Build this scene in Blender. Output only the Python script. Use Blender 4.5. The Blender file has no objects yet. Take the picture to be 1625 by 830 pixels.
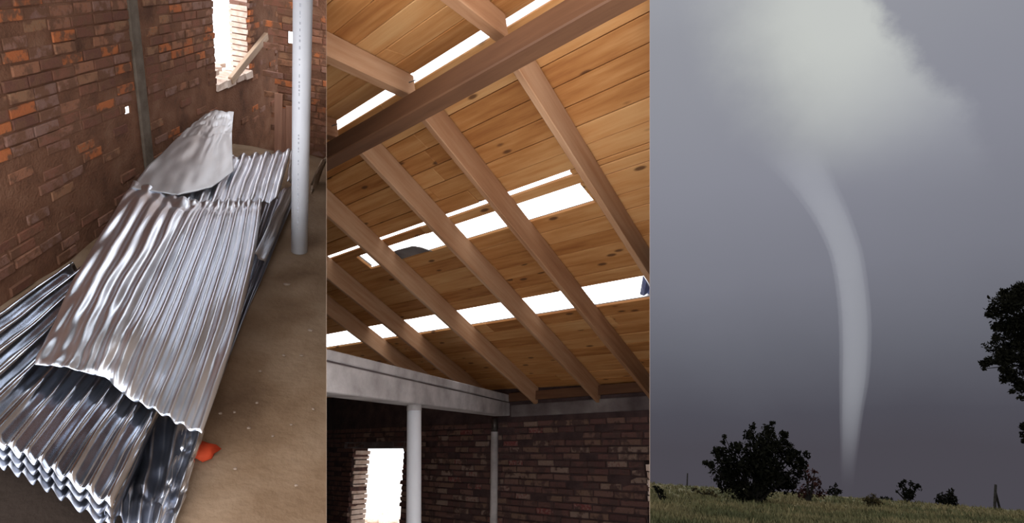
import bpy, bmesh, math, random
from mathutils import Vector, Matrix, noise as mn

random.seed(7)
SC = bpy.context.scene
COL = SC.collection

# ------------------------------------------------------------------ camera
F, CX, CY = 902.0, 812.5, 415.0
PITCH = math.atan(300.0 / F)
CP, SP = math.cos(PITCH), math.sin(PITCH)
CAM = Vector((0, 0, 2.2))
cd = bpy.data.cameras.new('camera')
cd.sensor_width = 36.0
cd.lens = F / 1625.0 * 36.0
cd.clip_start, cd.clip_end = 0.05, 2000
cam = bpy.data.objects.new('camera', cd)
COL.objects.link(cam)
cam.location = CAM
cam.rotation_euler = (math.pi / 2 + PITCH, 0, 0)
SC.camera = cam


def ray(x, y):
    X, Y = (x - CX) / F, (y - CY) / F
    return Vector((X, CP + Y * SP, SP - Y * CP))


def project(w):
    zc = w.y * CP + w.z * SP
    if zc < 1e-4:
        return None
    return CX + F * w.x / zc, CY + F * (w.y * SP - w.z * CP) / zc, zc


# ------------------------------------------------------------------ view, exposure
vs = SC.view_settings
vs.view_transform = 'Standard'
vs.look = 'None'
vs.gamma = 1.0
vs.exposure = 0.0
vs.use_curve_mapping = False
SC.cycles.use_denoising = True
SC.cycles.max_bounces = 8
SC.cycles.diffuse_bounces = 5
SC.cycles.sample_clamp_indirect = 6.0
SC.cycles.volume_bounces = 0
SC.cycles.volume_step_rate = 0.3

SKY_BRIGHT = 4.3


# ------------------------------------------------------------------ node helpers
class NT:
    def __init__(s, tree):
        s.t = tree
        s.n = tree.nodes
        s.l = tree.links

    def new(s, typ, **kw):
        nd = s.n.new(typ)
        for k, v in kw.items():
            setattr(nd, k, v)
        return nd

    def put(s, sock, v):
        if isinstance(v, bpy.types.NodeSocket):
            s.l.new(v, sock)
        elif v is not None:
            if sock.type == 'RGBA' and len(v) == 3:
                v = (*v, 1)
            sock.default_value = v

    def math(s, op, a, b=None, c=None):
        nd = s.new('ShaderNodeMath', operation=op)
        s.put(nd.inputs[0], a)
        if b is not None:
            s.put(nd.inputs[1], b)
        if c is not None:
            s.put(nd.inputs[2], c)
        return nd.outputs[0]

    def vmath(s, op, a, b=None, scale=None):
        nd = s.new('ShaderNodeVectorMath', operation=op)
        s.put(nd.inputs[0], a)
        if b is not None:
            s.put(nd.inputs[1], b)
        if scale is not None:
            s.put(nd.inputs['Scale'], scale)
        return nd.outputs['Value' if op in ('DOT_PRODUCT', 'LENGTH') else 'Vector']

    def maprange(s, v, a, b, c=0.0, d=1.0, smooth=True):
        nd = s.new('ShaderNodeMapRange', interpolation_type='SMOOTHSTEP' if smooth else 'LINEAR')
        s.put(nd.inputs['Value'], v)
        for k, q in (('From Min', a), ('From Max', b), ('To Min', c), ('To Max', d)):
            s.put(nd.inputs[k], q)
        return nd.outputs['Result']

    def noise(s, vec, scale, detail=4, rough=0.55):
        nd = s.new('ShaderNodeTexNoise')
        s.put(nd.inputs['Vector'], vec)
        nd.inputs['Scale'].default_value = scale
        nd.inputs['Detail'].default_value = detail
        nd.inputs['Roughness'].default_value = rough
        return nd.outputs['Fac']

    def mix(s, f, a, b):
        nd = s.new('ShaderNodeMix', data_type='RGBA')
        s.put(nd.inputs['Factor'], f)
        s.put(nd.inputs['A'], a) if False else None
        ins = [i for i in nd.inputs if i.type == 'RGBA']
        s.put(ins[0], a)
        s.put(ins[1], b)
        return [o for o in nd.outputs if o.type == 'RGBA'][0]

    def ramp(s, f, stops, interp='LINEAR'):
        nd = s.new('ShaderNodeValToRGB')
        cr = nd.color_ramp
        cr.interpolation = interp
        while len(cr.elements) < len(stops):
            cr.elements.new(0.5)
        for e, (p, c) in zip(cr.elements, stops):
            e.position = p
            e.color = (*c, 1) if len(c) == 3 else c
        s.put(nd.inputs['Fac'], f)
        return nd.outputs['Color']


# ------------------------------------------------------------------ sky: pale bright overcast, a storm cloud filling the right
def build_sky():
    w = bpy.data.worlds.new('sky')
    SC.world = w
    w.use_nodes = True
    k = NT(w.node_tree)
    k.n.clear()
    D = k.new('ShaderNodeTexCoord').outputs['Generated']
    sep = k.new('ShaderNodeSeparateXYZ')
    k.put(sep.inputs[0], D)
    el = sep.outputs['Z']
    n1 = k.noise(D, 2.2, 5)
    n2 = k.noise(D, 7.0, 6, 0.6)
    n3 = k.noise(D, 26.0, 4, 0.6)
    # storm base, brighter upward
    lum = k.ramp(k.math('ADD', el, k.math('MULTIPLY', k.math('SUBTRACT', n1, 0.5), 0.10)), [
        (0.0, (0.070, 0.065, 0.080)), (0.05, (0.077, 0.075, 0.094)), (0.15, (0.128, 0.131, 0.158)),
        (0.27, (0.19, 0.194, 0.232)), (0.42, (0.245, 0.25, 0.295)), (0.62, (0.30, 0.307, 0.345)), (1.0, (0.5, 0.51, 0.55))])
    # luminous cloud mass in the storm top
    c = ray(1345, 20).normalized()
    hx = Vector((c.y, -c.x, 0)).normalized()
    vy = hx.cross(c)
    h = k.vmath('DOT_PRODUCT', D, tuple(hx))
    v = k.vmath('DOT_PRODUCT', D, tuple(vy))
    hn = k.math('ADD', h, k.math('MULTIPLY', k.math('SUBTRACT', n2, 0.5), 0.10))
    vn = k.math('ADD', v, k.math('MULTIPLY', k.math('SUBTRACT', n1, 0.5), 0.12))
    comb = k.new('ShaderNodeCombineXYZ')
    k.put(comb.inputs[0], k.math('MULTIPLY', k.math('ADD', hn, 0.01), 1 / 0.19))
    k.put(comb.inputs[1], k.math('MULTIPLY', vn, 1 / 0.22))
    blob = k.maprange(k.vmath('LENGTH', comb.outputs[0]), 1.15, 0.15)
    edge = k.math('ADD', hn, k.math('MULTIPLY', v, 0.30))
    edge = k.math('ADD', k.math('ADD', edge, 0.055), k.math('MULTIPLY', k.math('SUBTRACT', n3, 0.5), 0.028))
    cut = k.maprange(edge, 0.112, 0.074)
    soft = k.maprange(v, -0.30, -0.12)
    blob = k.math('MULTIPLY', blob, cut)
    col = k.mix(k.math('MULTIPLY', blob, 0.9), lum, (0.58, 0.60, 0.56))
    col = k.mix(k.math('MULTIPLY', k.math('MULTIPLY', k.maprange(edge, -0.13, 0.07), cut), k.math('MULTIPLY', soft, 0.22)), col, (0.55, 0.57, 0.60))
    # bright overcast elsewhere
    bright = k.ramp(k.math('ADD', el, k.math('MULTIPLY', k.math('SUBTRACT', n2, 0.5), 0.2)), [
        (0.0, (0.9, 0.92, 0.96)), (0.3, (1.0, 1.0, 1.0)), (1.0, (0.86, 0.9, 0.97))])
    bright = k.vmath('SCALE', bright, scale=SKY_BRIGHT)
    pn = EDGE3
    s = k.vmath('DOT_PRODUCT', D, tuple(pn))
    # billowing left border of the storm cloud
    bil = k.math('MULTIPLY', k.maprange(n2, 0.32, 0.66), 0.10)
    bil = k.math('ADD', bil, k.math('MULTIPLY', n3, 0.03))
    away = k.maprange(k.math('ABSOLUTE', k.math('SUBTRACT', el, 0.23)), 0.04, 0.14)
    s = k.math('ADD', s, k.math('MULTIPLY', bil, away))
    m = k.maprange(s, -0.026, 0.001)
    m = k.math('POWER', m, 1.6)
    back = k.maprange(sep.outputs['Y'], -0.55, 0.1)
    top = k.maprange(el, 0.95, 0.75)
    m = k.math('MULTIPLY', m, k.math('MULTIPLY', back, top))
    out = k.mix(m, bright, col)
    bg = k.new('ShaderNodeBackground')
    k.put(bg.inputs['Color'], out)
    k.put(bg.inputs['Strength'], 1.0)
    o = k.new('ShaderNodeOutputWorld')
    k.l.new(bg.outputs[0], o.inputs['Surface'])


def edge_plane(x):
    """plane through the camera and the vertical image line x; normal to the right"""
    n = ray(x, 100).cross(ray(x, 700))
    n.normalize()
    return n if n.x > 0 else -n


EDGE1 = edge_plane(518.0)
EDGE3 = edge_plane(1031.0)
build_sky()


# ------------------------------------------------------------------ materials
def base_mat(name):
    m = bpy.data.materials.new(name)
    m.use_nodes = True
    k = NT(m.node_tree)
    k.n.clear()
    b = k.new('ShaderNodeBsdfPrincipled')
    o = k.new('ShaderNodeOutputMaterial')
    k.l.new(b.outputs[0], o.inputs['Surface'])
    return m, k, b


def bump(k, b, h, dist=0.01, strength=0.6):
    nd = k.new('ShaderNodeBump')
    nd.inputs['Strength'].default_value = strength
    nd.inputs['Distance'].default_value = dist
    k.put(nd.inputs['Height'], h)
    k.l.new(nd.outputs[0], b.inputs['Normal'])


def mottled(name, stops, scale=6, rough=0.9, bscale=30, bdist=0.01, coord='Object', stretch=None, metallic=0.0, detail=6, spec=0.2):
    m, k, b = base_mat(name)
    vec = k.new('ShaderNodeTexCoord').outputs[coord]
    if stretch:
        vec = k.vmath('MULTIPLY', vec, stretch)
    n = k.noise(vec, scale, detail)
    k.put(b.inputs['Base Color'], k.ramp(n, stops))
    b.inputs['Roughness'].default_value = rough
    b.inputs['Metallic'].default_value = metallic
    b.inputs['Specular IOR Level'].default_value = spec
    if bdist:
        bump(k, b, k.noise(vec, bscale, 4), bdist)
    return m


def brick_mat(name, stops, mud, mudamt):
    m, k, b = base_mat(name)
    oi = k.new('ShaderNodeObjectInfo')
    geo = k.new('ShaderNodeNewGeometry')
    pos = geo.outputs['Position']
    n = k.noise(pos, 9, 5)
    n2 = k.noise(pos, 45, 4)
    f = k.math('ADD', oi.outputs['Random'], k.math('MULTIPLY', k.math('SUBTRACT', n2, 0.5), 0.25))
    col = k.ramp(f, stops)
    col = k.mix(k.maprange(k.math('ADD', n, k.math('MULTIPLY', n2, 0.15)), 0.62 - mudamt, 0.70 - mudamt * 0.4), col, mud)
    k.put(b.inputs['Base Color'], col)
    b.inputs['Roughness'].default_value = 0.92
    b.inputs['Specular IOR Level'].default_value = 0.15
    bump(k, b, k.noise(pos, 60, 5), 0.01)
    return m


def wood_mat(name, stops, knots=True, gscale=(1.3, 16, 16), rough=0.6):
    m, k, b = base_mat(name)
    tc = k.new('ShaderNodeTexCoord').outputs['Object']
    oi = k.new('ShaderNodeObjectInfo')
    off = k.new('ShaderNodeCombineXYZ')
    for i, q in enumerate((37.0, 11.0, 5.0)):
        k.put(off.inputs[i], k.math('MULTIPLY', oi.outputs['Random'], q))
    vec = k.vmath('ADD', tc, off.outputs[0])
    g = k.noise(k.vmath('MULTIPLY', vec, gscale), 1.6, 6, 0.6)
    blot = k.noise(k.vmath('MULTIPLY', vec, (1.0, 3.0, 3.0)), 1.2, 3)
    f = k.math('ADD', k.math('MULTIPLY', g, 0.6), k.math('MULTIPLY', blot, 0.4))
    f = k.math('ADD', f, k.math('MULTIPLY', k.math('SUBTRACT', oi.outputs['Random'], 0.5), 0.22))
    col = k.ramp(f, stops)
    if knots:
        vo = k.new('ShaderNodeTexVoronoi')
        k.put(vo.inputs['Vector'], k.vmath('MULTIPLY', vec, (3.4, 9.0, 9.0)))
        vo.inputs['Scale'].default_value = 1.0
        kn = k.maprange(vo.outputs['Distance'], 0.17, 0.08)
        col = k.mix(k.math('MULTIPLY', kn, 0.85), col, (0.07, 0.025, 0.010))
    k.put(b.inputs['Base Color'], col)
    b.inputs['Roughness'].default_value = rough
    b.inputs['Specular IOR Level'].default_value = 0.25
    bump(k, b, g, 0.004, 0.5)
    return m


def metal_mat(name, col, rough, streak=0.12, blotch=0.0):
    m, k, b = base_mat(name)
    vec = k.new('ShaderNodeTexCoord').outputs['UV']
    st = k.noise(k.vmath('MULTIPLY', vec, (60, 4, 1)), 1.0, 5)
    bl = k.noise(k.vmath('MULTIPLY', vec, (3, 3, 1)), 1.5, 4)
    c = k.mix(k.maprange(bl, 0.45, 0.72), col, tuple(q * (1 - blotch) for q in col))
    k.put(b.inputs['Base Color'], c)
    b.inputs['Metallic'].default_value = 1.0
    k.put(b.inputs['Roughness'], k.math('ADD', k.math('MULTIPLY', st, streak), rough - streak * 0.5))
    bump(k, b, st, 0.001, 0.15)
    return m


BR1 = [(0.0, (0.135, 0.060, 0.042)), (0.25, (0.21, 0.088, 0.054)), (0.45, (0.22, 0.125, 0.097)), (0.62, (0.28, 0.122, 0.068)), (0.78, (0.245, 0.135, 0.077)), (0.86, (0.37, 0.112, 0.043)), (1.0, (0.42, 0.135, 0.05))]
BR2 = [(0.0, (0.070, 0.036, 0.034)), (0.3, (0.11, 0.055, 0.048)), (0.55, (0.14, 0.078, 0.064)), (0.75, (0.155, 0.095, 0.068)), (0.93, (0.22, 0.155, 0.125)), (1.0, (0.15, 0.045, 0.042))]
M = {}
M['brick_a'] = brick_mat('worn_brick_red', BR1, (0.16, 0.077, 0.046), 0.10)
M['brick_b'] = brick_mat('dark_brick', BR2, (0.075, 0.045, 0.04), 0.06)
M['mud_a'] = mottled('mud_mortar', [(0.3, (0.10, 0.046, 0.027)), (0.5, (0.17, 0.078, 0.044)), (0.75, (0.225, 0.118, 0.072))], 4, 0.95, 40, 0.02)
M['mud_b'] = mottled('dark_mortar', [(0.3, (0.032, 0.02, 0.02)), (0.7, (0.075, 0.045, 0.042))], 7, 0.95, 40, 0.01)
M['earth'] = mottled('earth_floor', [(0.28, (0.115, 0.068, 0.039)), (0.45, (0.195, 0.124, 0.074)), (0.6, (0.25, 0.17, 0.11)), (0.8, (0.305, 0.22, 0.155))], 1.5, 0.9, 18, 0.015)
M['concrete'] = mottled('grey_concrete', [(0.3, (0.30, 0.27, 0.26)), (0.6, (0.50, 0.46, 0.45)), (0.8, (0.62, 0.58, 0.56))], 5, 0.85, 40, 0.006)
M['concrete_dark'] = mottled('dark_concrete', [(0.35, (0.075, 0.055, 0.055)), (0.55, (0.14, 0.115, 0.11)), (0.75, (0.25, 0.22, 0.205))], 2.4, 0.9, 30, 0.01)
M['strip'] = mottled('brown_grey_concrete', [(0.3, (0.095, 0.07, 0.05)), (0.7, (0.165, 0.13, 0.10))], 7, 0.9, 40, 0.01)
PINE = [(0.25, (0.24, 0.082, 0.021)), (0.42, (0.38, 0.16, 0.048)), (0.55, (0.47, 0.225, 0.08)), (0.75, (0.55, 0.31, 0.13))]
M['pine'] = wood_mat('honey_pine', PINE)
M['rafter'] = wood_mat('pine_rafter_wood', [(0.25, (0.22, 0.092, 0.040)), (0.5, (0.35, 0.18, 0.092)), (0.75, (0.46, 0.28, 0.165))], False)
M['beam'] = wood_mat('dark_brown_timber', [(0.3, (0.075, 0.032, 0.016)), (0.6, (0.125, 0.057, 0.028)), (0.8, (0.17, 0.082, 0.042))], False)
M['oldwood'] = wood_mat('weathered_timber', [(0.3, (0.30, 0.19, 0.12)), (0.6, (0.48, 0.35, 0.25)), (0.8, (0.62, 0.5, 0.4))], False)
M['redwood'] = wood_mat('reddish_timber', [(0.3, (0.20, 0.09, 0.055)), (0.7, (0.34, 0.17, 0.11))], False)
M['felt'] = mottled('roofing_felt', [(0.3, (0.10, 0.09, 0.09)), (0.7, (0.2, 0.18, 0.17))], 5, 0.9, 40, 0.005)
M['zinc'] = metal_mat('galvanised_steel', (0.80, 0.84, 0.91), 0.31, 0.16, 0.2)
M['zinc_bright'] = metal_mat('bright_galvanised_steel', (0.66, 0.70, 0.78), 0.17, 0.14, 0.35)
M['zinc_dark'] = metal_mat('dull_galvanised_steel', (0.36, 0.38, 0.44), 0.32, 0.15, 0.35)  # darker copy of the steel, shade painted into its colour
M['foil'] = metal_mat('matt_foil', (0.72, 0.73, 0.75), 0.48, 0.12, 0.12)
M['pvc'] = mottled('white_pvc', [(0.3, (0.70, 0.71, 0.76)), (0.7, (0.82, 0.83, 0.87))], 2, 0.45, 40, 0.0, spec=0.4)
M['ink'] = mottled('grey_ink', [(0.3, (0.42, 0.43, 0.48)), (0.7, (0.52, 0.53, 0.57))], 20, 0.7, 40, 0.0)
M['red'] = mottled('red_scrap', [(0.3, (0.38, 0.035, 0.010)), (0.7, (0.52, 0.07, 0.025))], 8, 0.8, 30, 0.005)
M['stone'] = mottled('pebble_stone', [(0.3, (0.16, 0.11, 0.08)), (0.7, (0.34, 0.26, 0.20))], 14, 0.9, 60, 0.003)
M['pale'] = mottled('pale_sand', [(0.3, (0.70, 0.60, 0.52)), (0.7, (0.84, 0.77, 0.70))], 0.6, 0.95, 5, 0.02)
M['palebrick'] = mottled('pale_dusty_brick', [(0.3, (0.52, 0.36, 0.28)), (0.7, (0.74, 0.62, 0.54))], 12, 0.95, 50, 0.005)  # on the window reveals this paleness paints in daylight
M['plaster'] = mottled('brown_board', [(0.3, (0.2, 0.14, 0.10)), (0.7, (0.26, 0.19, 0.14))], 3, 0.9, 30, 0.003)
M['floor2'] = mottled('bare_concrete_floor', [(0.3, (0.125, 0.088, 0.06)), (0.7, (0.19, 0.14, 0.098))], 2, 0.9, 30, 0.005)
M['blue'] = mottled('blue_plastic', [(0.3, (0.10, 0.12, 0.26)), (0.7, (0.22, 0.26, 0.44))], 12, 0.5, 40, 0.004)
M['steel'] = mottled('dark_steel', [(0.3, (0.06, 0.055, 0.05)), (0.7, (0.12, 0.1, 0.09))], 20, 0.5, 40, 0.0, metallic=0.8)
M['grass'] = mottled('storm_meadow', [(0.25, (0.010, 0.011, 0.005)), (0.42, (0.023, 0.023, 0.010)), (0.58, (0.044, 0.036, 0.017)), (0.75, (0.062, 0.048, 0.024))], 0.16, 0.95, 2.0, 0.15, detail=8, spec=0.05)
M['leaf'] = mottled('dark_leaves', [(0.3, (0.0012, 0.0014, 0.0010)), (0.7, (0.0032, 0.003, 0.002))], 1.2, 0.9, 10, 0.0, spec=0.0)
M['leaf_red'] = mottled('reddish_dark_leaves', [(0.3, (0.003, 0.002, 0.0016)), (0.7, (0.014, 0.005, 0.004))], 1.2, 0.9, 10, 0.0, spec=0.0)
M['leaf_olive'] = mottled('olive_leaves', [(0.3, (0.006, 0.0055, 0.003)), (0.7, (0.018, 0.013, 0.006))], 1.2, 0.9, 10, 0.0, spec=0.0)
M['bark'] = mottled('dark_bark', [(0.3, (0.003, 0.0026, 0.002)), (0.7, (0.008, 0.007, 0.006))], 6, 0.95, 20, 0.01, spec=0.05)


# ------------------------------------------------------------------ object helpers
def link(name, me, mat=None, parent=None, mx=None, smooth=False):
    o = bpy.data.objects.new(name, me)
    COL.objects.link(o)
    if mat and me is not None and not me.materials:
        me.materials.append(mat)
    if parent:
        o.parent = parent
    if mx is not None:
        o.matrix_local = mx
    if smooth and me is not None:
        me.polygons.foreach_set('use_smooth', [True] * len(me.polygons))
    return o


def from_bm(bm, name):
    me = bpy.data.meshes.new(name)
    bm.normal_update()
    bm.to_mesh(me)
    bm.free()
    return me


def tag(o, label=None, cat=None, group=None, kind=None):
    if label:
        o['label'] = label
    if cat:
        o['category'] = cat
    if group:
        o['group'] = group
    if kind:
        o['kind'] = kind
    return o


SETS = {1: [], 2: [], 3: []}


def empty(name, s, mx=None):
    o = bpy.data.objects.new(name, None)
    o.empty_display_size = 0.1
    COL.objects.link(o)
    if mx is not None:
        o.matrix_local = mx
    SETS[s].append(o)
    return o


def add_box(bm, a, b, jit=0.0, mx=None):
    vs_ = []
    for x in (a[0], b[0]):
        for y in (a[1], b[1]):
            for z in (a[2], b[2]):
                v = Vector((x, y, z)) + Vector((random.uniform(-jit, jit), random.uniform(-jit, jit), random.uniform(-jit, jit)))
                vs_.append(bm.verts.new(mx @ v if mx else v))
    for q in ((0, 1, 3, 2), (4, 6, 7, 5), (0, 4, 5, 1), (2, 3, 7, 6), (0, 2, 6, 4), (1, 5, 7, 3)):
        bm.faces.new([vs_[i] for i in q])
    return vs_


def box_mesh(name, a, b, bevel=0.0, jit=0.0, cuts=0, warp=0.0):
    bm = bmesh.new()
    add_box(bm, a, b, jit)
    if cuts:
        es = [e for e in bm.edges if abs((e.verts[0].co - e.verts[1].co).x) > 0.6 * abs(b[0] - a[0])]
        bmesh.ops.subdivide_edges(bm, edges=es, cuts=cuts)
        for v in bm.verts:
            v.co.y += warp * mn.noise(Vector((v.co.x * 1.7, a[1] * 9, 3.1)))
            v.co.z += warp * mn.noise(Vector((v.co.x * 1.7, 7.7, b[2] * 9)))
    if bevel:
        bmesh.ops.bevel(bm, geom=list(bm.edges), offset=bevel, segments=1, affect='EDGES')
    return from_bm(bm, name)


def add_tube(bm, pts, radii, seg=10, cap=True):
    rings = []
    up = Vector((0.3, 0.2, 1)).normalized()
    for i, p in enumerate(pts):
        d = (pts[min(i + 1, len(pts) - 1)] - pts[max(i - 1, 0)]).normalized()
        s = d.cross(up)
        if s.length < 1e-3:
            s = d.cross(Vector((1, 0, 0)))
        s.normalize()
        t = d.cross(s)
        r = radii[i] if isinstance(radii, (list, tuple)) else radii
        rings.append([bm.verts.new(p + (s * math.cos(2 * math.pi * j / seg) + t * math.sin(2 * math.pi * j / seg)) * r) for j in range(seg)])
    for a, b in zip(rings, rings[1:]):
        for j in range(seg):
            bm.faces.new((a[j], a[(j + 1) % seg], b[(j + 1) % seg], b[j]))
    if cap:
        bm.faces.new(rings[0][::-1])
        bm.faces.new(rings[-1])


# ------------------------------------------------------------------ brick walls
def unit_brick(i):
    rnd = random.Random(100 + i)
    bm = bmesh.new()
    J = lambda q: rnd.uniform(-q, q)
    rings = []
    for y, inset, jq in ((1.0, 0.0, 0.0), (0.16, 0.0, 0.025), (0.0, 0.05, 0.035)):
        r = []
        for sx, sz in ((-1, -1), (1, -1), (1, 1), (-1, 1)):
            r.append(bm.verts.new((sx * (0.5 - inset * 0.45) + J(jq * 0.5), y + J(0.03 if y < 0.5 else 0), sz * (0.5 - inset * 1.6) + J(jq * 1.6))))
        rings.append(r)
    for a, b in zip(rings, rings[1:]):
        for j in range(4):
            bm.faces.new((a[j], a[(j + 1) % 4], b[(j + 1) % 4], b[j]))
    bm.faces.new(rings[2])
    bm.faces.new(rings[0][::-1])
    bmesh.ops.recalc_face_normals(bm, faces=bm.faces)
    return from_bm(bm, 'brick')


def brick_set(mat):
    out = []
    for i in range(6):
        me = unit_brick(i)
        me.materials.append(mat)
        out.append(me)
    return out


def slab_mesh(name, x0, x1, z0, z1, thick, openings):
    """a wall with openings; a small hole (fifth value) widens behind the face in that direction"""
    bm = bmesh.new()
    if any(len(o) > 4 for o in openings):
        slab_layer(bm, x0, x1, z0, z1, 0, 0.02, [o[:4] for o in openings])
        back = []
        for o in openings:
            if len(o) > 4:
                w_ = o[4]
                back.append((o[0] + min(w_, 0) - 0.02, o[1] + max(w_, 0) + 0.02, o[2] - 0.25, o[3] + 0.06))
            else:
                back.append(o)
        slab_layer(bm, x0, x1, z0, z1, 0.02, thick, back)
    else:
        slab_layer(bm, x0, x1, z0, z1, 0, thick, openings)
    return from_bm(bm, name)


def slab_layer(bm, x0, x1, z0, z1, y0, y1, openings):
    xs = sorted({x0, x1} | {q for o in openings for q in (o[0], o[1]) if x0 < q < x1})
    zs = sorted({z0, z1} | {q for o in openings for q in (o[2], o[3]) if z0 < q < z1})
    for i in range(len(xs) - 1):
        for j in range(len(zs) - 1):
            cx, cz = (xs[i] + xs[i + 1]) / 2, (zs[j] + zs[j + 1]) / 2
            if any(o[0] < cx < o[1] and o[2] < cz < o[3] for o in openings):
                continue
            add_box(bm, (xs[i], y0, zs[j]), (xs[i + 1], y1, zs[j + 1]))


def brick_wall(name, s, mx, wmx, x0, x1, z0, z1, thick, openings, bl, bh, joint, meshes, mortar, view, proud=(0.006, 0.02), keep=lambda x, z: 1.0, brick_z=None, cap=300):
    """mx: matrix of the wall within its set; wmx: its matrix relative to the camera; face at y=0, room on the -y side"""
    me = slab_mesh(name, x0, x1, z0, z1, thick, openings)
    o = link(name, me, mortar, None, mx)
    SETS[s].append(o)
    tag(o, kind='structure')
    cand = []
    bz0, bz1 = brick_z or (z0, z1)
    zc = bz0
    row = 0
    while zc + bh < bz1:
        spans = [(x0, x1)]
        for (a, b, c, d, *sm) in openings:
            if c < zc + bh * 0.75 and d > zc + bh * 0.25:
                ns = []
                for (p, q) in spans:
                    if b <= p or a >= q:
                        ns.append((p, q))
                    else:
                        if a > p:
                            ns.append((p, a))
                        if b < q:
                            ns.append((b, q))
                spans = ns
        small = [q_ for o_ in openings if len(o_) > 4 for q_ in o_[:2]]
        for (p, q) in spans:
            at_l, at_r = p > x0 + 1e-6 and p not in small, q < x1 - 1e-6 and q not in small
            x = p + (0 if at_l else -random.uniform(0, bl))
            first = True
            half = (row % 2 == 0)
            while x < q - 0.02:
                L = bl * random.uniform(0.9, 1.08)
                if first and at_l and half:
                    L *= 0.5
                e = min(x + L, q)
                if q - e < bl * 0.3:
                    e = q
                le, re = x, e
                dep = 0.02 if small and min(abs(le - q_) for q_ in small) < 1.5 else 0.09
                if first and at_l:
                    le -= random.uniform(-0.005, 0.035)
                    dep = thick + 0.012
                if e == q and at_r:
                    re += random.uniform(-0.005, 0.035)
                    dep = thick + 0.012
                if dep < 0.03 and any(o_[0] < re and o_[1] > le and o_[2] < zc + bh and o_[3] > zc for o_ in openings if len(o_) > 4):
                    x = e
                    first = False
                    continue
                cand.append((le + joint / 2, re - joint / 2, zc + joint / 2, zc + bh - joint / 2, dep, at_l and first or (e == q and at_r)))
                x = e
                first = False
        zc += bh
        row += 1
    objs = []
    for (a, b, c, d, dep, edge) in cand:
        ctr = Vector(((a + b) / 2, 0, (c + d) / 2))
        pr = project(wmx @ ctr)
        if not pr or not (view[0] < pr[0] < view[1] and view[2] < pr[1] < view[3]):
            continue
        kp = keep(ctr.x, ctr.z)
        if not edge and random.random() > kp:
            continue
        q = random.uniform(*proud)
        m_ = Matrix.Translation((ctr.x, -q, ctr.z + random.uniform(-0.003, 0.003))) @ Matrix.Rotation(random.uniform(-0.012, 0.012), 4, 'Y') @ Matrix.Diagonal((b - a, dep, d - c, 1))
        objs.append((pr[2], m_))
    objs.sort(key=lambda t: t[0])
    for i, (zz, m_) in enumerate(objs):
        if i < cap:
            link('brick', meshes[random.randrange(6)], None, o, m_)
    rest = objs[cap:]
    if rest:
        bm = bmesh.new()
        for zz, m_ in rest:
            t = meshes[random.randrange(6)].copy()
            t.transform(m_)
            bm.from_mesh(t)
            bpy.data.meshes.remove(t)
        me = from_bm(bm, 'distant_bricks')
        r = link('distant_bricks', me, meshes[0].materials[0], o)
        r['kind'] = 'stuff'
    print(name, 'bricks', len(objs))
    return o


# =================================================================== SET 1: brick room with the heap of roofing sheets
H1 = 2.7
U1 = -(ray(445, 2200).normalized())
A1 = ray(770, -50)
A1 = (A1 - A1.dot(U1) * U1).normalized()
B1 = A1.cross(U1)
R1 = Matrix((B1, A1, U1)).transposed()          # local (right, along, up) -> camera-relative world
R1i = R1.transposed()
M1 = Matrix.Translation(CAM) @ R1.to_4x4()


def at1(x, y, h=0.0):
    r = R1i @ ray(x, y)
    return r * ((h - H1) / r.z)


XA = at1(0, 485).x
YB = at1(517, 250).y


def onA(x, y):
    r = R1i @ ray(x, y)
    return r * (XA / r.x)


def onB(x, y):
    r = R1i @ ray(x, y)
    return r * (YB / r.y)


def px1(loc):
    return project(R1 @ loc)


# floor
fl = bmesh.new()
n_ = 70
fx0, fx1, fy0, fy1 = XA - 0.3, 1.5, 1.0, 11.5
g = [[fl.verts.new((fx0 + (fx1 - fx0) * i / n_, fy0 + (fy1 - fy0) * j / n_, -H1 + 0.03 * mn.noise(Vector((i * 0.21, j * 0.3, 0))) - 0.01)) for j in range(n_ + 1)] for i in range(n_ + 1)]
for i in range(n_):
    for j in range(n_):
        fl.faces.new((g[i][j], g[i + 1][j], g[i + 1][j + 1], g[i][j + 1]))
for v in fl.verts:
    if v.co.y > YB + 0.02 and v.co.x < onB(441, 60).x:
        v.co.z = -4.2          # the passage behind lies lower
mshade = M['earth']
kd = NT(mshade.node_tree)
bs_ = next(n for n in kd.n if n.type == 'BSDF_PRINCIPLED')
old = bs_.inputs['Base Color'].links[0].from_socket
shade_c = at1(40, 830)
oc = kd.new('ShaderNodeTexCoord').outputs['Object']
dist = kd.vmath('LENGTH', kd.vmath('SUBTRACT', oc, tuple(shade_c)))
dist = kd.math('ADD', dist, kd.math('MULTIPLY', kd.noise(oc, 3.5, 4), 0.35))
kd.l.new(kd.mix(kd.maprange(dist, 0.95, 0.62), old, (0.022, 0.014, 0.010)), bs_.inputs['Base Color'])  # shadow beside the sheet stack painted into the floor colour
o = link('floor', from_bm(fl, 'floor'), mshade, smooth=True)
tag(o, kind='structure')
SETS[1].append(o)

# wall_left: x axis = along (A), y = into the wall (-B), z = up
bA = brick_set(M['brick_a'])
WA = Matrix((Vector((0, 1, 0)), Vector((-1, 0, 0)), Vector((0, 0, 1)))).transposed().to_4x4()
WA.translation = (XA, 0, 0)
wl, wr = onA(339, 60).y, onA(397, 60).y
ws = (onA(345, 135).z + onA(397, 112).z) / 2
h1c = onA(203, 175)
h2c = onA(437, 87)
YE = onA(440, 60).y + 0.35
opA = [(wl, wr, ws, 1.2), (h1c.y - 0.05, h1c.y + 0.05, h1c.z - 0.035, h1c.z + 0.035, 0.9), (h2c.y - 0.04, h2c.y + 0.04, h2c.z - 0.02, h2c.z + 0.02, 1.3)]
sl, sr = onA(206, 60).y, onA(221, 60).y


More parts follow.
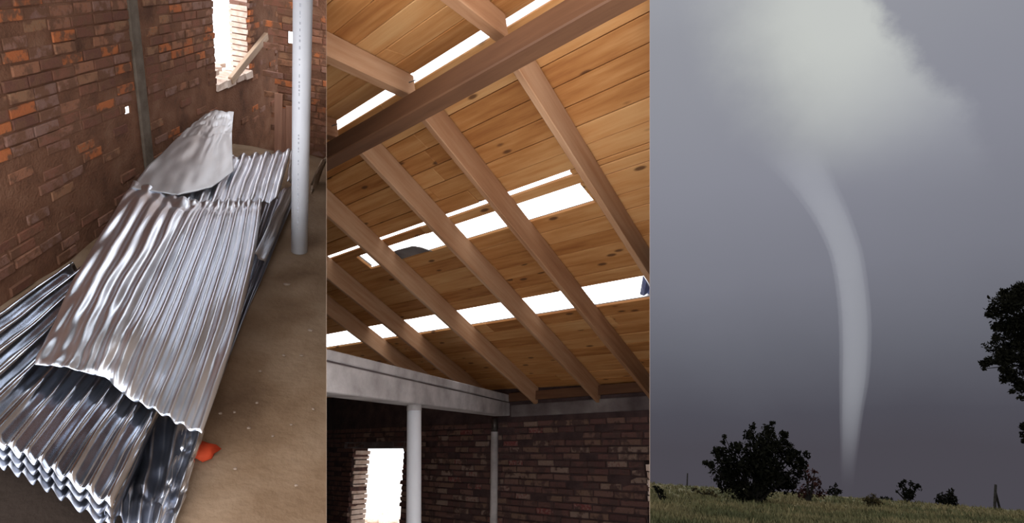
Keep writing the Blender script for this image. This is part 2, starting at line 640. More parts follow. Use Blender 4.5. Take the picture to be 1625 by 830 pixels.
def keepA(x, z):
    if sl - 0.05 < x < sr + 0.05:
        return 0.0
    if x > wr - 0.1 or (x > wl - 0.1 and z < ws):
        return 0.18
    if z < -1.75:
        return 0.3
    if x > sr + 0.3 and z < -1.5:
        return 0.6
    return 0.93


wallA = brick_wall('wall_left', 1, WA, R1.to_4x4() @ WA, 2.0, YE, -4.3, 1.3, 0.24, opA, 0.255, 0.087, 0.015, bA, M['mud_a'], (-90, 450, -60, 520), (0.002, 0.018), keepA, (-H1, 1.25))
cs = box_mesh('concrete_strip', (sl, -0.022, -H1), (sr, 0.02, 1.3), 0.008)
tag(link('concrete_strip', cs, M['strip'], wallA), 'grey concrete strip running up the brick wall')
sill = bmesh.new()
for i in range(4):
    a_ = wl + (wr - wl) * i / 4
    add_box(sill, (a_ + 0.01, -0.025 - 0.01 * (i % 2), ws - 0.075), (a_ + (wr - wl) / 4 - 0.01, 0.26, ws + 0.012), 0.012)
tag(link('window_sill', from_bm(sill, 'window_sill'), M['palebrick'], wallA), 'pale dusty brick sill of the window opening')

# wall_rear : the nearer end wall to the right
xl = onB(441, 60).x
hb = onB(463, 60)
WB = Matrix.Translation((0, YB, 0))
opB = [(hb.x - 0.045, hb.x + 0.045, hb.z - 0.07, hb.z + 0.07, -0.25)]
wallB = brick_wall('wall_rear', 1, WB, R1.to_4x4() @ WB, xl, 1.4, -4.3, 1.3, 0.24, opB, 0.255, 0.087, 0.015, bA, M['mud_a'], (430, 545, -40, 330), (0.002, 0.016), lambda x, z: 0.85, (-H1, 1.25))
# the end of the passage behind it, and the unseen roof of this room, its gaps added for light
o = link('wall_end', slab_mesh('wall_end', XA - 0.2, 1.4, -4.3, 1.3, 0.2, [(XA - 0.1, XA + 0.9, -2.3, -1.1)]), M['mud_a'], None, Matrix.Translation((0, YE, 0)))
tag(o, kind='structure')
SETS[1].append(o)
bm = bmesh.new()
for (ya_, yb_2) in ((1.6, 5.5), (5.95, 7.5), (7.9, YE + 0.2)):  # unseen roof, gaps added to brighten and streak the sheets
    add_box(bm, (XA - 0.3, ya_, 1.3), (1.4, yb_2, 1.42))
o = link('ceiling', from_bm(bm, 'ceiling'), M['felt'])  # unseen roof, gaps added for light on the sheets
tag(o, kind='structure')
SETS[1].append(o)


# ---- corrugated sheets
def sheet(name, rows, ncorr, amp, mat, nu=120, nv=40, wr=0.012, crease=(), front=0.0, flat=0.0, label=None, cat='metal sheet', group='corrugated roofing sheets in the heap', seed=0, parent=None, thick=0.003):
    """rows: [(v, [(u, px, py, h), ...]), ...]; corrugations run from row to row"""
    R3 = []
    for v, pts in rows:
        P3 = []
        for (u, px, py, h) in pts:
            q = at1(px, py, h)
            if q.x < XA + 0.03:
                r = R1i @ ray(px, py)
                q = r * ((XA + 0.03) / r.x)
            P3.append((u, q))
        R3.append((v, P3))

    def lerp(P, t):
        if t <= P[0][0]:
            return P[0][1]
        for (a, pa), (b, pb) in zip(P, P[1:]):
            if t <= b:
                k_ = (t - a) / (b - a)
                return pa * (1 - k_) + pb * k_
        return P[-1][1]

    def pos(u, v):
        k_ = [(vv, lerp(P, u)) for vv, P in R3]
        if len(k_) == 3:
            (v0, p0), (v1, p1), (v2, p2) = k_
            return p0 * ((v - v1) * (v - v2) / ((v0 - v1) * (v0 - v2))) + p1 * ((v - v0) * (v - v2) / ((v1 - v0) * (v1 - v2))) + p2 * ((v - v0) * (v - v1) / ((v2 - v0) * (v2 - v1)))
        return lerp(k_, v)

    bm = bmesh.new()
    uvl = bm.loops.layers.uv.new('UVMap')
    grid = []
    for i in range(nu + 1):
        u = i / nu
        colv = []
        for j in range(nv + 1):
            v = j / nv
            p = pos(u, v)
            du = pos(min(u + 0.01, 1), v) - pos(max(u - 0.01, 0), v)
            dv = pos(u, min(v + 0.01, 1)) - pos(u, max(v - 0.01, 0))
            nrm = du.cross(dv)
            if nrm.length < 1e-9:
                nrm = Vector((0, 0, 1))
            nrm.normalize()
            if nrm.z < 0:
                nrm = -nrm
            w_ = 2 * math.pi * ncorr * u
            d = amp * math.sin(w_ + 0.7 * mn.noise(Vector((u * 4, v * 3, seed))))
            if flat:
                fm = 0.5 + 0.5 * max(-1, min(1, 2.2 * mn.noise(Vector((u * 2.6 + 4.1, v * 1.6, seed))) + 2.4 * (u - 0.42)))
                d = d * (0.3 + 0.7 * fm) + flat * (1 - fm) * (mn.noise(Vector((u * 13, v * 2.2, seed + 2))) + 0.6 * mn.noise(Vector((u * 24 + v * 6, v * 3.2, seed + 5))))
            for (cv, cw, ca) in crease:
                e_ = math.exp(-((v - cv - 0.03 * mn.noise(Vector((u * 5, seed, 1)))) / cw) ** 2)
                d = d * (1 - 0.6 * e_) - ca * e_ + ca * 0.8 * e_ * mn.noise(Vector((u * 22, v * 30, seed)))
            d += wr * mn.noise(Vector((u * 3.1 + seed, v * 4.0, seed * 2.3)))
            d += wr * 0.45 * mn.noise(Vector((u * 9 + seed, v * 7.0, seed * 1.3)))
            if front:
                e_ = max(0.0, (v - 0.93) / 0.07)
                d -= front * e_ * e_ * (0.5 + 0.9 * abs(mn.noise(Vector((u * 17, seed, 0)))))
            colv.append(bm.verts.new(p + nrm * d))
        grid.append(colv)
    for i in range(nu):
        for j in range(nv):
            f_ = bm.faces.new((grid[i][j], grid[i + 1][j], grid[i + 1][j + 1], grid[i][j + 1]))
            for lp, (a, b) in zip(f_.loops, ((i, j), (i + 1, j), (i + 1, j + 1), (i, j + 1))):
                lp[uvl].uv = (a / nu, b / nv)
    bmesh.ops.recalc_face_normals(bm, faces=bm.faces)
    if bm.faces[:][0].normal.z < 0:
        bmesh.ops.reverse_faces(bm, faces=bm.faces)
    me = from_bm(bm, name)
    ob = link(name, me, mat, parent, smooth=True)
    so = ob.modifiers.new('thickness', 'SOLIDIFY')
    so.thickness = thick
    so.offset = -1
    me.materials.append(M['zinc_dark'])
    so.material_offset_rim = 1
    if parent is None:
        tag(ob, label, cat, group)
        SETS[1].append(ob)
    return ob


# lower stack at the left: three sheets, one on another
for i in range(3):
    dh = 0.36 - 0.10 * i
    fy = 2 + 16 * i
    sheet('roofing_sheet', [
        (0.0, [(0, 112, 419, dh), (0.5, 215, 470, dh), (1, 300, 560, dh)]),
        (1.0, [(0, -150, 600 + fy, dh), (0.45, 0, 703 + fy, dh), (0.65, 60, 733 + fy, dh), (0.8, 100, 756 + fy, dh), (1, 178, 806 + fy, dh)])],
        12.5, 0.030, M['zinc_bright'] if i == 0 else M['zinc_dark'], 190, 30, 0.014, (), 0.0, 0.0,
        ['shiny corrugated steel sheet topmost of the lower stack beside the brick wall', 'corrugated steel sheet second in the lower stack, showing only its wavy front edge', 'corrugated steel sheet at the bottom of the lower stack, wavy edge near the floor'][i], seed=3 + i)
# dark folded sheet at the front right, shade of the upper sheet painted into its metal
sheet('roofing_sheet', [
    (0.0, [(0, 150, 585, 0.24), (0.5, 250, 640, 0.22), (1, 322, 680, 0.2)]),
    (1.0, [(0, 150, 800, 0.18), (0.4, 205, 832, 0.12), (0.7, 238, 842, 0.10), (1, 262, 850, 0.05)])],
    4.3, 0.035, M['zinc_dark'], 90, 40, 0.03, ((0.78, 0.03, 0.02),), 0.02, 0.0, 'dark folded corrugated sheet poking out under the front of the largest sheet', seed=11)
sheet('roofing_sheet', [
    (0.0, [(0, 285, 668, 0.20), (1, 325, 684, 0.12)]),
    (1.0, [(0, 236, 850, 0.10), (1, 274, 852, 0.02)])],
    1.5, 0.016, M['zinc'], 40, 40, 0.035, ((0.28, 0.02, 0.02), (0.62, 0.02, 0.015)), 0.0, 0.0, 'narrow bent metal strip at the front right corner beside the red scrap', seed=17)
# dark sheet at the right of the heap, its shade painted into the metal
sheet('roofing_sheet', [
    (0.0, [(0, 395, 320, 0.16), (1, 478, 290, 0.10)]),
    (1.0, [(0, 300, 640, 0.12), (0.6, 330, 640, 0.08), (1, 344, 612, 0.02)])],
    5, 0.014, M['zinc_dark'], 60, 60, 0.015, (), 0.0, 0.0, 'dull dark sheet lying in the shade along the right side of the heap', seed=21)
sheet('roofing_sheet', [
    (0.0, [(0, 452, 300, 0.34), (1, 474, 290, 0.22)]),
    (1.0, [(0, 404, 402, 0.30), (1, 420, 418, 0.18)])],
    1.5, 0.008, M['zinc'], 24, 40, 0.012, (), 0.0, 0.0, 'narrow grey sheet edge slanting behind the white plastic post', seed=25)
# back sheet with bright corrugations
sheet('roofing_sheet', [
    (0.0, [(0, 292, 300, 0.50), (0.4, 370, 248, 0.50), (1, 462, 238, 0.46)]),
    (1.0, [(0, 262, 330, 0.50), (0.55, 360, 336, 0.48), (1, 441, 316, 0.44)])],
    8.5, 0.02, M['zinc'], 140, 30, 0.012, (), 0.0, 0.0, 'corrugated steel sheet at the far end of the heap, just left of the white post', seed=31)
sheet('roofing_sheet', [
    (0.0, [(0, 461, 240, 0.40), (1, 474, 238, 0.36)]),
    (1.0, [(0, 455, 288, 0.40), (1, 470, 292, 0.30)])],
    1.5, 0.012, M['zinc'], 20, 20, 0.012, (), 0.0, 0.0, 'small bright curl of steel sheet touching the white post', seed=33)
# the largest sheet on top
sheet('roofing_sheet', [
    (0.0, [(0, 212, 288, 0.58), (0.4, 300, 316, 0.56), (1, 416, 316, 0.50)]),
    (0.52, [(0, 112, 455, 0.52), (0.4, 218, 478, 0.55), (1, 391, 466, 0.46)]),
    (1.0, [(0, 58, 580, 0.42), (0.18, 106, 584, 0.45), (0.40, 163, 598, 0.44), (0.55, 203, 630, 0.42), (0.78, 262, 660, 0.40), (1, 321, 687, 0.36)])],
    11.5, 0.0175, M['zinc'], 220, 110, 0.03, ((0.035, 0.03, 0.02),), 0.009, 0.022, 'largest corrugated steel sheet lying on top of the heap, front edge crumpled', seed=41)
# flat foil sheet curling up against the wall
sheet('foil_sheet', [
    (0.0, [(0, 326, 180, 0.60), (0.35, 342, 175, 0.62), (1, 371, 178, 0.60)]),
    (0.55, [(0, 262, 236, 0.60), (0.5, 322, 238, 0.585), (1, 368, 226, 0.555)]),
    (1.0, [(0, 207, 298, 0.58), (0.4, 285, 310, 0.558), (0.7, 335, 299, 0.525), (1, 371, 272, 0.51)])],
    0, 0.0, M['foil'], 60, 60, 0.02, ((0.10, 0.03, 0.012), (0.22, 0.02, 0.012), (0.36, 0.02, 0.01)), 0.0, 0.0, 'flat matt metal sheet with creased top leaning up the wall behind the heap', 'metal sheet', seed=51)

# ---- white post
pb = at1(475, 397)
pr_ = 12.3 / F * px1(pb)[2]
pt_ = R1i @ ray(481, -30)
k_ = pb.y / pt_.y
pt_ = pt_ * k_
ax = (pt_ - pb)
post = empty('plastic_post', 1, Matrix.Translation(pb))
tag(post, 'white plastic pipe post with printed line standing on the earth floor beside the metal heap', 'post')
bm = bmesh.new()
add_tube(bm, [Vector((0, 0, -0.01)), ax * 1.15], [pr_, pr_], 32)
o = link('pipe', from_bm(bm, 'pipe'), M['pvc'], post, smooth=True)
mk = bmesh.new()
axn = ax.normalized()
toc = (-pb - (-pb).dot(axn) * axn).normalized()
sd = axn.cross(toc)
ang = 0.25
rad = (toc * math.cos(ang) - sd * math.sin(ang))
if px1(pb + rad * pr_)[0] > px1(pb + toc * pr_)[0]:
    rad = (toc * math.cos(ang) + sd * math.sin(ang))
sd2 = axn.cross(rad)
z = 0.25
while z < ax.length:
    ln = random.choice((0.012, 0.016, 0.02, 0.026))
    if random.random() < 0.72:
        w_ = random.choice((0.004, 0.006))
        c0 = axn * z + rad * (pr_ + 0.0008)
        q = [mk.verts.new(c0 + sd2 * a * w_ + axn * b * ln) for a, b in ((-1, 0), (1, 0), (1, 1), (-1, 1))]
        mk.faces.new(q)
    z += ln + random.choice((0.012, 0.02, 0.03))
tag(link('printed_marking', from_bm(mk, 'printed_marking'), M['ink'], post), 'faint line of printed characters', kind='stuff')


bm = bmesh.new()  # right jamb, its daylight painted in with pale brick
z_ = ws + 0.02
while z_ < 1.0:
    add_box(bm, (wr - 0.012 - random.uniform(0, 0.035), 0.02 + random.uniform(0, 0.02), z_ + 0.006), (wr + 0.004, 0.262, z_ + 0.066), 0.005)
    z_ += 0.074
tag(link('window_reveal', from_bm(bm, 'window_reveal'), M['palebrick'], wallA), 'pale cement smeared bricks of the right window reveal')
# ---- timber pieces
def stick(name, s, p0, p1, w, t, mat, label, cat, group=None, mx=True, bev=0.004, jit=0.004):
    d = p1 - p0
    L = d.length
    x = d.normalized()
    y = Vector((0, 0, 1)).cross(x)
    if y.length < 1e-3:
        y = Vector((1, 0, 0))
    y.normalize()
    z_ = x.cross(y)
    m_ = Matrix((x, y, z_)).transposed().to_4x4()
    m_.translation = p0
    o_ = link(name, box_mesh(name, (0, -w / 2, -t / 2), (L, w / 2, t / 2), bev, jit, 4, 0.004), mat, None, m_)
    tag(o_, label, cat, group)
    SETS[s].append(o_)
    return o_


def nearA(px, py, off):
    r = R1i @ ray(px, py)
    return r * ((XA + off) / r.x)


stick('timber_batten', 1, nearA(366, 128, 0.02), nearA(423, 57, 0.10), 0.05, 0.10, M['oldwood'], 'pale timber batten propped diagonally across the window opening', 'timber', 'battens in the window')
stick('timber_batten', 1, nearA(384, 117, -0.16), nearA(396, 93, -0.14), 0.035, 0.04, M['oldwood'], 'short pale stick against the right reveal of the window', 'timber', 'battens in the window')
for i in range(3):
    c_ = onA(352 + i * 12, 122 - i * 5) + Vector((-0.13 - 0.02 * i, 0.0, 0.03))
    o = link('brick_fragment', bA[i], None, None, Matrix.Translation(c_) @ Matrix.Rotation(0.7 * i, 4, 'Z') @ Matrix.Diagonal((0.13, 0.09, 0.06, 1)))
    o.data = bA[i].copy()
    o.data.materials.clear()
    o.data.materials.append(M['palebrick'])
    tag(o, ['pale brick fragment at the left end of the window sill', 'pale brick fragment in the middle of the window sill', 'pale brick fragment under the propped batten on the sill'][i], 'brick', 'fragments on the window sill')
    SETS[1].append(o)


def nearB(px, py, off):
    r = R1i @ ray(px, py)
    return r * ((YB - off) / r.y)


for i, (xa, ya, xb, yb, w_) in enumerate(((441, 262, 442, 148, 0.095), (450, 262, 451, 172, 0.055), (459, 262, 459, 168, 0.09))):
    stick('timber_plank', 1, nearB(xa, ya, 0.22), nearB(xb, yb, 0.06), w_, 0.03, M['redwood'],
          ['tallest brown plank standing upright in the corner behind the heap', 'middle brown plank standing upright in the corner behind the heap', 'brown plank standing in the corner nearest the white post'][i], 'plank', 'planks standing in the corner')


# ---- small stuff on the floor
def lump(name, s, ctr, r, mat, label, cat, group=None, squash=(1, 1, 0.6), rough=0.35, sub=2, seed=0):
    bm = bmesh.new()
    bmesh.ops.create_icosphere(bm, subdivisions=sub, radius=1)
    for v in bm.verts:
        d = 1 + rough * mn.noise(v.co * 1.6 + Vector((seed, 0, 0)))
        v.co = Vector((v.co.x * squash[0], v.co.y * squash[1], v.co.z * squash[2])) * r * d
    o_ = link(name, from_bm(bm, name), mat, None, Matrix.Translation(ctr), smooth=sub > 1)
    tag(o_, label, cat, group)
    SETS[s].append(o_)
    return o_


q = at1(322, 720)
lump('red_scrap', 1, q + Vector((0, 0, 0.025)), 0.062, M['red'], 'red scrap lying on the floor at the front corner of the heap', 'scrap', None, (1.25, 1.0, 0.5), 0.5, 2, 5)
peb = [(350, 657, 5, 'right of the largest sheet\'s front corner'), (372, 655, 4, 'second right of the sheet corner'), (395, 680, 5, 'in the middle of the floor, below two others'), (433, 693, 4, 'on the floor, right of the middle'), (462, 675, 4, 'near the right edge of the floor, upper'), (373, 745, 5, 'low on the floor beside the red scrap'), (470, 771, 5, 'low at the right of the floor'), (492, 525, 6, 'beside the right edge, mid floor'), (478, 565, 5, 'below the post, upper of a pair'), (455, 452, 6, 'pale and long, just below the post foot'), (450, 565, 5, 'below the post, left of a pair'), (413, 590, 5, 'just right of the dark sheet edge'), (497, 650, 4, 'far right of the floor'), (408, 640, 4, 'right of the sheet\'s front corner, farther out')]
for i, (px, py, r, where) in enumerate(peb):
    q = at1(px, py)
    lump('pebble', 1, q + Vector((0, 0, 0.006)), r / F * px1(q)[2] * 0.62, M['stone'], 'small pebble ' + where, 'pebble', 'pebbles on the earth floor', (1.5 if i == 9 else 1.1, 0.8, 0.6), 0.4, 1, i * 3.1)
# crumpled plastic behind the post
q = at1(503, 292)
bm = bmesh.new()
pts = [at1(497, 300, 0.02), at1(500, 282, 0.10), at1(505, 265, 0.22), at1(511, 254, 0.26), at1(519, 250, 0.2)]
ringn = 9
rows_ = []
for i, p in enumerate(pts):
    rr_ = []
    for j in range(ringn):
        a = j / (ringn - 1) - 0.5
        rr_.append(bm.verts.new(p + Vector((0.03 * a, 0.28 * a, -0.10 * a * a * 4 + 0.05 * mn.noise(Vector((i * 0.9, j * 0.8, 2)))))))
    rows_.append(rr_)
for a, b in zip(rows_, rows_[1:]):
    for j in range(ringn - 1):
        bm.faces.new((a[j], a[j + 1], b[j + 1], b[j]))
o = link('metal_offcut', from_bm(bm, 'metal_offcut'), M['oldwood'], smooth=True)
so = o.modifiers.new('thickness', 'SOLIDIFY')
so.thickness = 0.012
tag(o, 'curled pale offcut lying on the floor just right of the white post', 'offcut')
SETS[1].append(o)

# =================================================================== SET 2: room under the damaged board roof
P2 = ray(-220, 668).normalized()
Rf = ray(1575, 1295).normalized()
Rn = ray(1300, 450).normalized()
PH = Vector((P2.x, P2.y, 0)).normalized()
NW = Vector((-PH.y, PH.x, 0))
KW = NW.dot(ray(900, 760) * 5.5)
NR = P2.cross(Rf).normalized()
if NR.z > 0:
    NR = -NR


def onW(x, y, off=0.0):
    r = ray(x, y)
    k__ = NW if NW.y > 0 else -NW
    kk = abs(KW)
    return r * ((kk - off) / k__.dot(r))


E0 = onW(917, 612)


def onRoof(x, y, off=0.0):
    r = ray(x, y)
    return r * ((NR.dot(E0) + off) / NR.dot(r))


# far roof frame: x = P2 (to the left), y = down the slope, z = underside normal up
YR = (Rf - Rf.dot(P2) * P2).normalized()
ZR = P2.cross(YR)          # points up or down
MR = Matrix((P2, YR, ZR)).transposed().to_4x4()
MR.translation = E0 - P2 * E0.dot(P2)
UPS = 1 if ZR.z > 0 else -1
T2 = Matrix.Translation(CAM)


def rp(v):
    return v.dot(P2)


# ---- planks
def plank_rows(parent, mx, rows, pmin, pmax, mat, t=0.024, up=1, cuts=(1.7, 3.1)):
    """rows: [(r0, r1, [(p0, p1), ...])]"""
    for (r0, r1, spans) in rows:
        for (a, b) in spans:
            x = a
            while x < b - 0.05:
                L = random.uniform(*cuts)
                e = x + L
                if e > b - 0.6:
                    e = b
                z0 = random.uniform(0.0, 0.006)
                lo, hi = (z0, z0 + t) if up > 0 else (-z0 - t, -z0)
                me = box_mesh('plank', (0, r0 + 0.002, lo), (e - x - 0.003, r1 - 0.002, hi), 0.003)
                link('plank', me, mat, parent, mx @ Matrix.Translation((x, 0, 0)))
                x = e


RAF = [(545, 521), (603, 512), (679, 490), (785, 471), (889, 462), (1023, 440)]
HR = 0.165
WRF = 0.038
raf_p = []
for (x, y) in RAF:
    w = onRoof(x, y, HR)
    raf_p.append(w)
p4g2 = rp(onRoof(943, 321)) - 0.0       # gap 2 ends at this rafter
p_g2l = rp(onRoof(556, 402))
p_g3r = rp(onRoof(1021, 439))
PMIN, PMAX = 0.6, 8.4
roof = empty('ceiling', 2, T2)
tag(roof, kind='structure')
rows = []


def fill(r0, r1, n, spans):
    for i in range(n):
        rows.append((r0 + (r1 - r0) * i / n, r0 + (r1 - r0) * (i + 1) / n, spans))


full = [(PMIN, PMAX)]
fill(-3.40, -2.515, 7, full)
fill(-2.515, -2.478, 1, [(PMIN, p4g2), (p_g2l + 0.5, PMAX)])
fill(-2.478, -2.405, 1, full)
fill(-2.405, -2.235, 1, [(PMIN, p4g2), (p_g2l, PMAX)])
fill(-2.235, -1.476, 6, full)
fill(-1.476, -1.215, 2, [(PMIN, p_g3r)])
fill(-1.215, 0.02, 9, full)
plank_rows(roof, MR, rows, PMIN, PMAX, M['pine'], up=UPS)
# unseen felt layer added over the boards, stops light leaking between them
for (a, b, spans) in ((-3.36, -2.53, full), (-2.46, -2.42, full), (-2.40, -2.24, [(PMIN, p4g2 - 0.01), (p_g2l + 0.01, PMAX)]), (-2.53, -2.46, [(PMIN, p4g2 - 0.01), (p_g2l + 0.51, PMAX)]), (-2.22, -1.49, full), (-1.48, -1.22, [(PMIN, p_g3r - 0.01)]), (-1.20, 0.05, full)):
    for (c, d) in spans:
        lo, hi = (0.031, 0.045) if UPS > 0 else (-0.045, -0.031)
        link('roofing_felt', box_mesh('roofing_felt', (c, a, lo), (d, b, hi)), M['felt'], roof, MR)

# ---- rafters of the far slope
rl = ['leftmost far rafter, short stretch above the grey beam', 'second far rafter from the left, crossing the lowest roof gap', 'third far rafter from the left, lit pale at the middle gap', 'fourth far rafter from the left, ending mid wall', 'fifth far rafter from the left, crossing both wide gaps', 'rightmost far rafter bounding the end of the middle gap']
xr = Rf
yr = (P2 - P2.dot(xr) * xr).normalized()
zr = xr.cross(yr)
MRF = Matrix((xr, yr, zr)).transposed().to_4x4()
for i, w in enumerate(raf_p):
    # bottom left edge passes through w; start at ridge, end at the wall
    r_here = (w - E0).dot(YR)
    cosr = Rf.dot(YR)
    s0 = w + Rf * ((-3.33 - r_here) / cosr)
    s1 = w + Rf * ((0.12 - r_here) / cosr)
    m_ = MRF.copy()
    m_.translation = s0
    L = (s1 - s0).length
    sz = 1 if zr.z > 0 else -1
    lo, hi = (0, HR) if sz > 0 else (-HR, 0)
    me = box_mesh('rafter', (0, -WRF, lo), (L, 0.0, hi), 0.004, 0.0, 6, 0.008)
    o = link('rafter', me, M['rafter'], None, T2 @ m_)
    tag(o, 'pine rafter: ' + rl[i], 'rafter', 'rafters under the far roof slope')
    SETS[2].append(o)

# ---- near slope
Q0 = onRoof(650, 125, 0.0)
NN = P2.cross(Rn).normalized()
if NN.z > 0:
    NN = -NN
YN = (Rn - Rn.dot(P2) * P2).normalized()
ZN = P2.cross(YN)
MN_ = Matrix((P2, YN, ZN)).transposed().to_4x4()
MN_.translation = Q0 - P2 * Q0.dot(P2)
UPN = 1 if ZN.z > 0 else -1


def onNear(x, y, off=0.0):
    r = ray(x, y)
    return r * ((NN.dot(Q0) + off) / NN.dot(r))


roof2 = empty('ceiling', 2, T2)
tag(roof2, kind='structure')
rows = []
p_cut = rp(onNear(800, 50))
fill(-4.02, -0.02, 30, [(-0.5, 6.0)])
rows.append((-0.02, 0.012, [(-0.5, p_cut - 0.03)]))
plank_rows(roof2, MN_, rows, 0, 0, M['pine'], up=UPN)
lo, hi = (0.031, 0.045) if UPN > 0 else (-0.045, -0.031)
link('roofing_felt', box_mesh('roofing_felt', (-0.5, -4.02, lo), (6.0, -0.02, hi)), M['felt'], roof2, MN_)  # added against light leaking between the near planks
xr = Rn
yr = (P2 - P2.dot(xr) * xr).normalized()
zr = xr.cross(yr)
MNF = Matrix((xr, yr, zr)).transposed().to_4x4()
HN = 0.12
nl = ['near rafter end with two nails at the left under the ridge gap', 'near rafter with pale side joining the dark ridge beam', 'dark near rafter at the top, right of the pale one']
near_pts = [(522, 222), (642, 157), (785, 66)]
for i, (x, y) in enumerate(near_pts):
    w = onNear(x, y, HN)
    s0 = w - Rn * 2.6
    m_ = MNF.copy()
    m_.translation = s0
    sz = 1 if zr.z > 0 else -1
    lo, hi = (0, HN) if sz > 0 else (-HN, 0)
    # width towards -P2 (the right) like the far rafters
    o = link('rafter', box_mesh('rafter', (0, -0.06, lo), (2.62, 0.0, hi), 0.004, 0.0, 5, 0.006), M['rafter'], None, T2 @ m_)
    tag(o, 'timber ' + nl[i], 'rafter', 'rafters of the near roof slope')
    SETS[2].append(o)
    if i < 2:
        for (dx, dz) in ((0.05, 0.03), (0.12, 0.06))[:2 - i]:
            bm = bmesh.new()
            c0 = Vector((2.62 - dx, -0.062, (lo + hi) / 2 + dz - 0.03))
            add_tube(bm, [c0, c0 + Vector((0.02, -0.03, 0.05 if dz > 0.04 else 0.01))], 0.003, 6)
            link('nail', from_bm(bm, 'nail'), M['steel'], o)

# ---- ridge beam
T0 = onRoof(660, 141) * 0.88
nb = Vector((PH.y, -PH.x, 0))
if nb.y < 0:
    nb = -nb
pl_n = P2.cross(Vector((0, 0, 1))).normalized()
r_ = ray(775, 109)
Tq = T0 + P2 * ((ray(775, 73) * (pl_n.dot(T0) / pl_n.dot(ray(775, 73))) - T0).dot(P2))
fb = r_ * (pl_n.dot(T0) / pl_n.dot(r_))
hbm = (T0 + P2 * (fb - T0).dot(P2) - fb).length
r_ = ray(775, 138)
upv = pl_n.cross(P2)
if upv.z < 0:
    upv = -upv
bb = r_ * (upv.dot(fb) / upv.dot(r_))
wbm = abs((bb - fb).dot(pl_n))
print('ridge beam', hbm, wbm)
yb_ = pl_n if pl_n.y > 0 else -pl_n
mb = Matrix((P2, yb_, P2.cross(yb_))).transposed().to_4x4()
sgn = 1 if P2.cross(yb_).z > 0 else -1
mb.translation = T0 - P2 * T0.dot(P2)
lo, hi = (-hbm, 0) if sgn > 0 else (0, hbm)
o = link('ridge_beam', box_mesh('ridge_beam', (0.3, 0, lo), (6.0, wbm, hi), 0.006, 0, 8, 0.008), M['beam'], None, T2 @ mb)
tag(o, 'dark brown ridge beam slanting across the whole roof under the top gap', 'beam')
SETS[2].append(o)

# ---- torn felt strip and blue plastic in the gaps
bm = bmesh.new()
e0 = [(610, 404), (632, 396), (655, 390), (668, 392), (680, 396), (686, 398)]
e2 = [(612, 424), (632, 417), (655, 409), (668, 404), (680, 400), (688, 399)]
top_ = [bm.verts.new(onRoof(x, y, -0.012 + 0.006 * (i % 2))) for i, (x, y) in enumerate(e0)]
bot_ = [bm.verts.new(onRoof(x, y, -0.030)) for (x, y) in e2]
for i in range(len(e0) - 1):
    bm.faces.new((top_[i], top_[i + 1], bot_[i + 1], bot_[i]))
o = link('torn_felt', from_bm(bm, 'torn_felt'), M['felt'], None, T2)
so = o.modifiers.new('thickness', 'SOLIDIFY')
so.thickness = 0.008
tag(o, 'torn dark felt flap hanging into the middle gap between two rafters', 'felt')
SETS[2].append(o)
bm = bmesh.new()
e0 = [(1021, 438), (1026, 446), (1031, 456), (1036, 462)]
e1 = [(1016, 467), (1022, 469), (1027, 465), (1034, 470)]
a_ = [bm.verts.new(onRoof(x, y, 0.02 * (i % 2))) for i, (x, y) in enumerate(e0)]
b_ = [bm.verts.new(onRoof(x, y, 0.03 + 0.03 * (i % 2))) for i, (x, y) in enumerate(e1)]
for i in range(3):
    bm.faces.new((a_[i], a_[i + 1], b_[i + 1], b_[i]))
o = link('plastic_scrap', from_bm(bm, 'plastic_scrap'), M['blue'], None, T2)
so = o.modifiers.new('thickness', 'SOLIDIFY')
so.thickness = 0.004
tag(o, 'blue plastic scrap hanging in the right end of the lowest gap', 'scrap')
SETS[2].append(o)

# ---- far wall
bB = brick_set(M['brick_b'])
NWF = NW if NW.y > 0 else -NW
WX = -PH if PH.x < 0 else PH
W2 = Matrix((WX, NWF, Vector((0, 0, 1)))).transposed().to_4x4()
W2.translation = NWF * abs(KW)


def along(x, y):
    return onW(x, y).dot(WX)


z_top = onW(600, 712).z
opW = [(along(560, 720), along(641, 720), z_top - 1.62, z_top), (along(1024, 760), along(1024, 760) + 0.95, onW(1027, 731).z - 1.5, onW(1027, 731).z)]
zb2 = onW(920, 658).z
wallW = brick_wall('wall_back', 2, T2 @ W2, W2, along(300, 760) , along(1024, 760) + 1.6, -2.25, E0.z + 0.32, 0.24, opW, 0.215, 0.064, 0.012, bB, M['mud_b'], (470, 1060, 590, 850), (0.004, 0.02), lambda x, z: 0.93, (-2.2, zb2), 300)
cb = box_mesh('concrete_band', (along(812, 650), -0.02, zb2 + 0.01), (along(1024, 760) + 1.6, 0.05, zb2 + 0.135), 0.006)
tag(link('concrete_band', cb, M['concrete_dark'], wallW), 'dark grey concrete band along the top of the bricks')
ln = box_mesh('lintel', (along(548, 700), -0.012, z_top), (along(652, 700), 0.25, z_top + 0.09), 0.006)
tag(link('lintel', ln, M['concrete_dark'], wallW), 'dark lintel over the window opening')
wp = box_mesh('wall_plate', (along(812, 650), -0.05, zb2 + 0.17), (along(1024, 760) + 1.6, 0.1, E0.z - 0.02), 0.004)  # dark strip painting in the shaded gap below the roof boards
tag(link('wall_plate', wp, M['beam'], wallW), 'dark timber plate under the rafter ends')

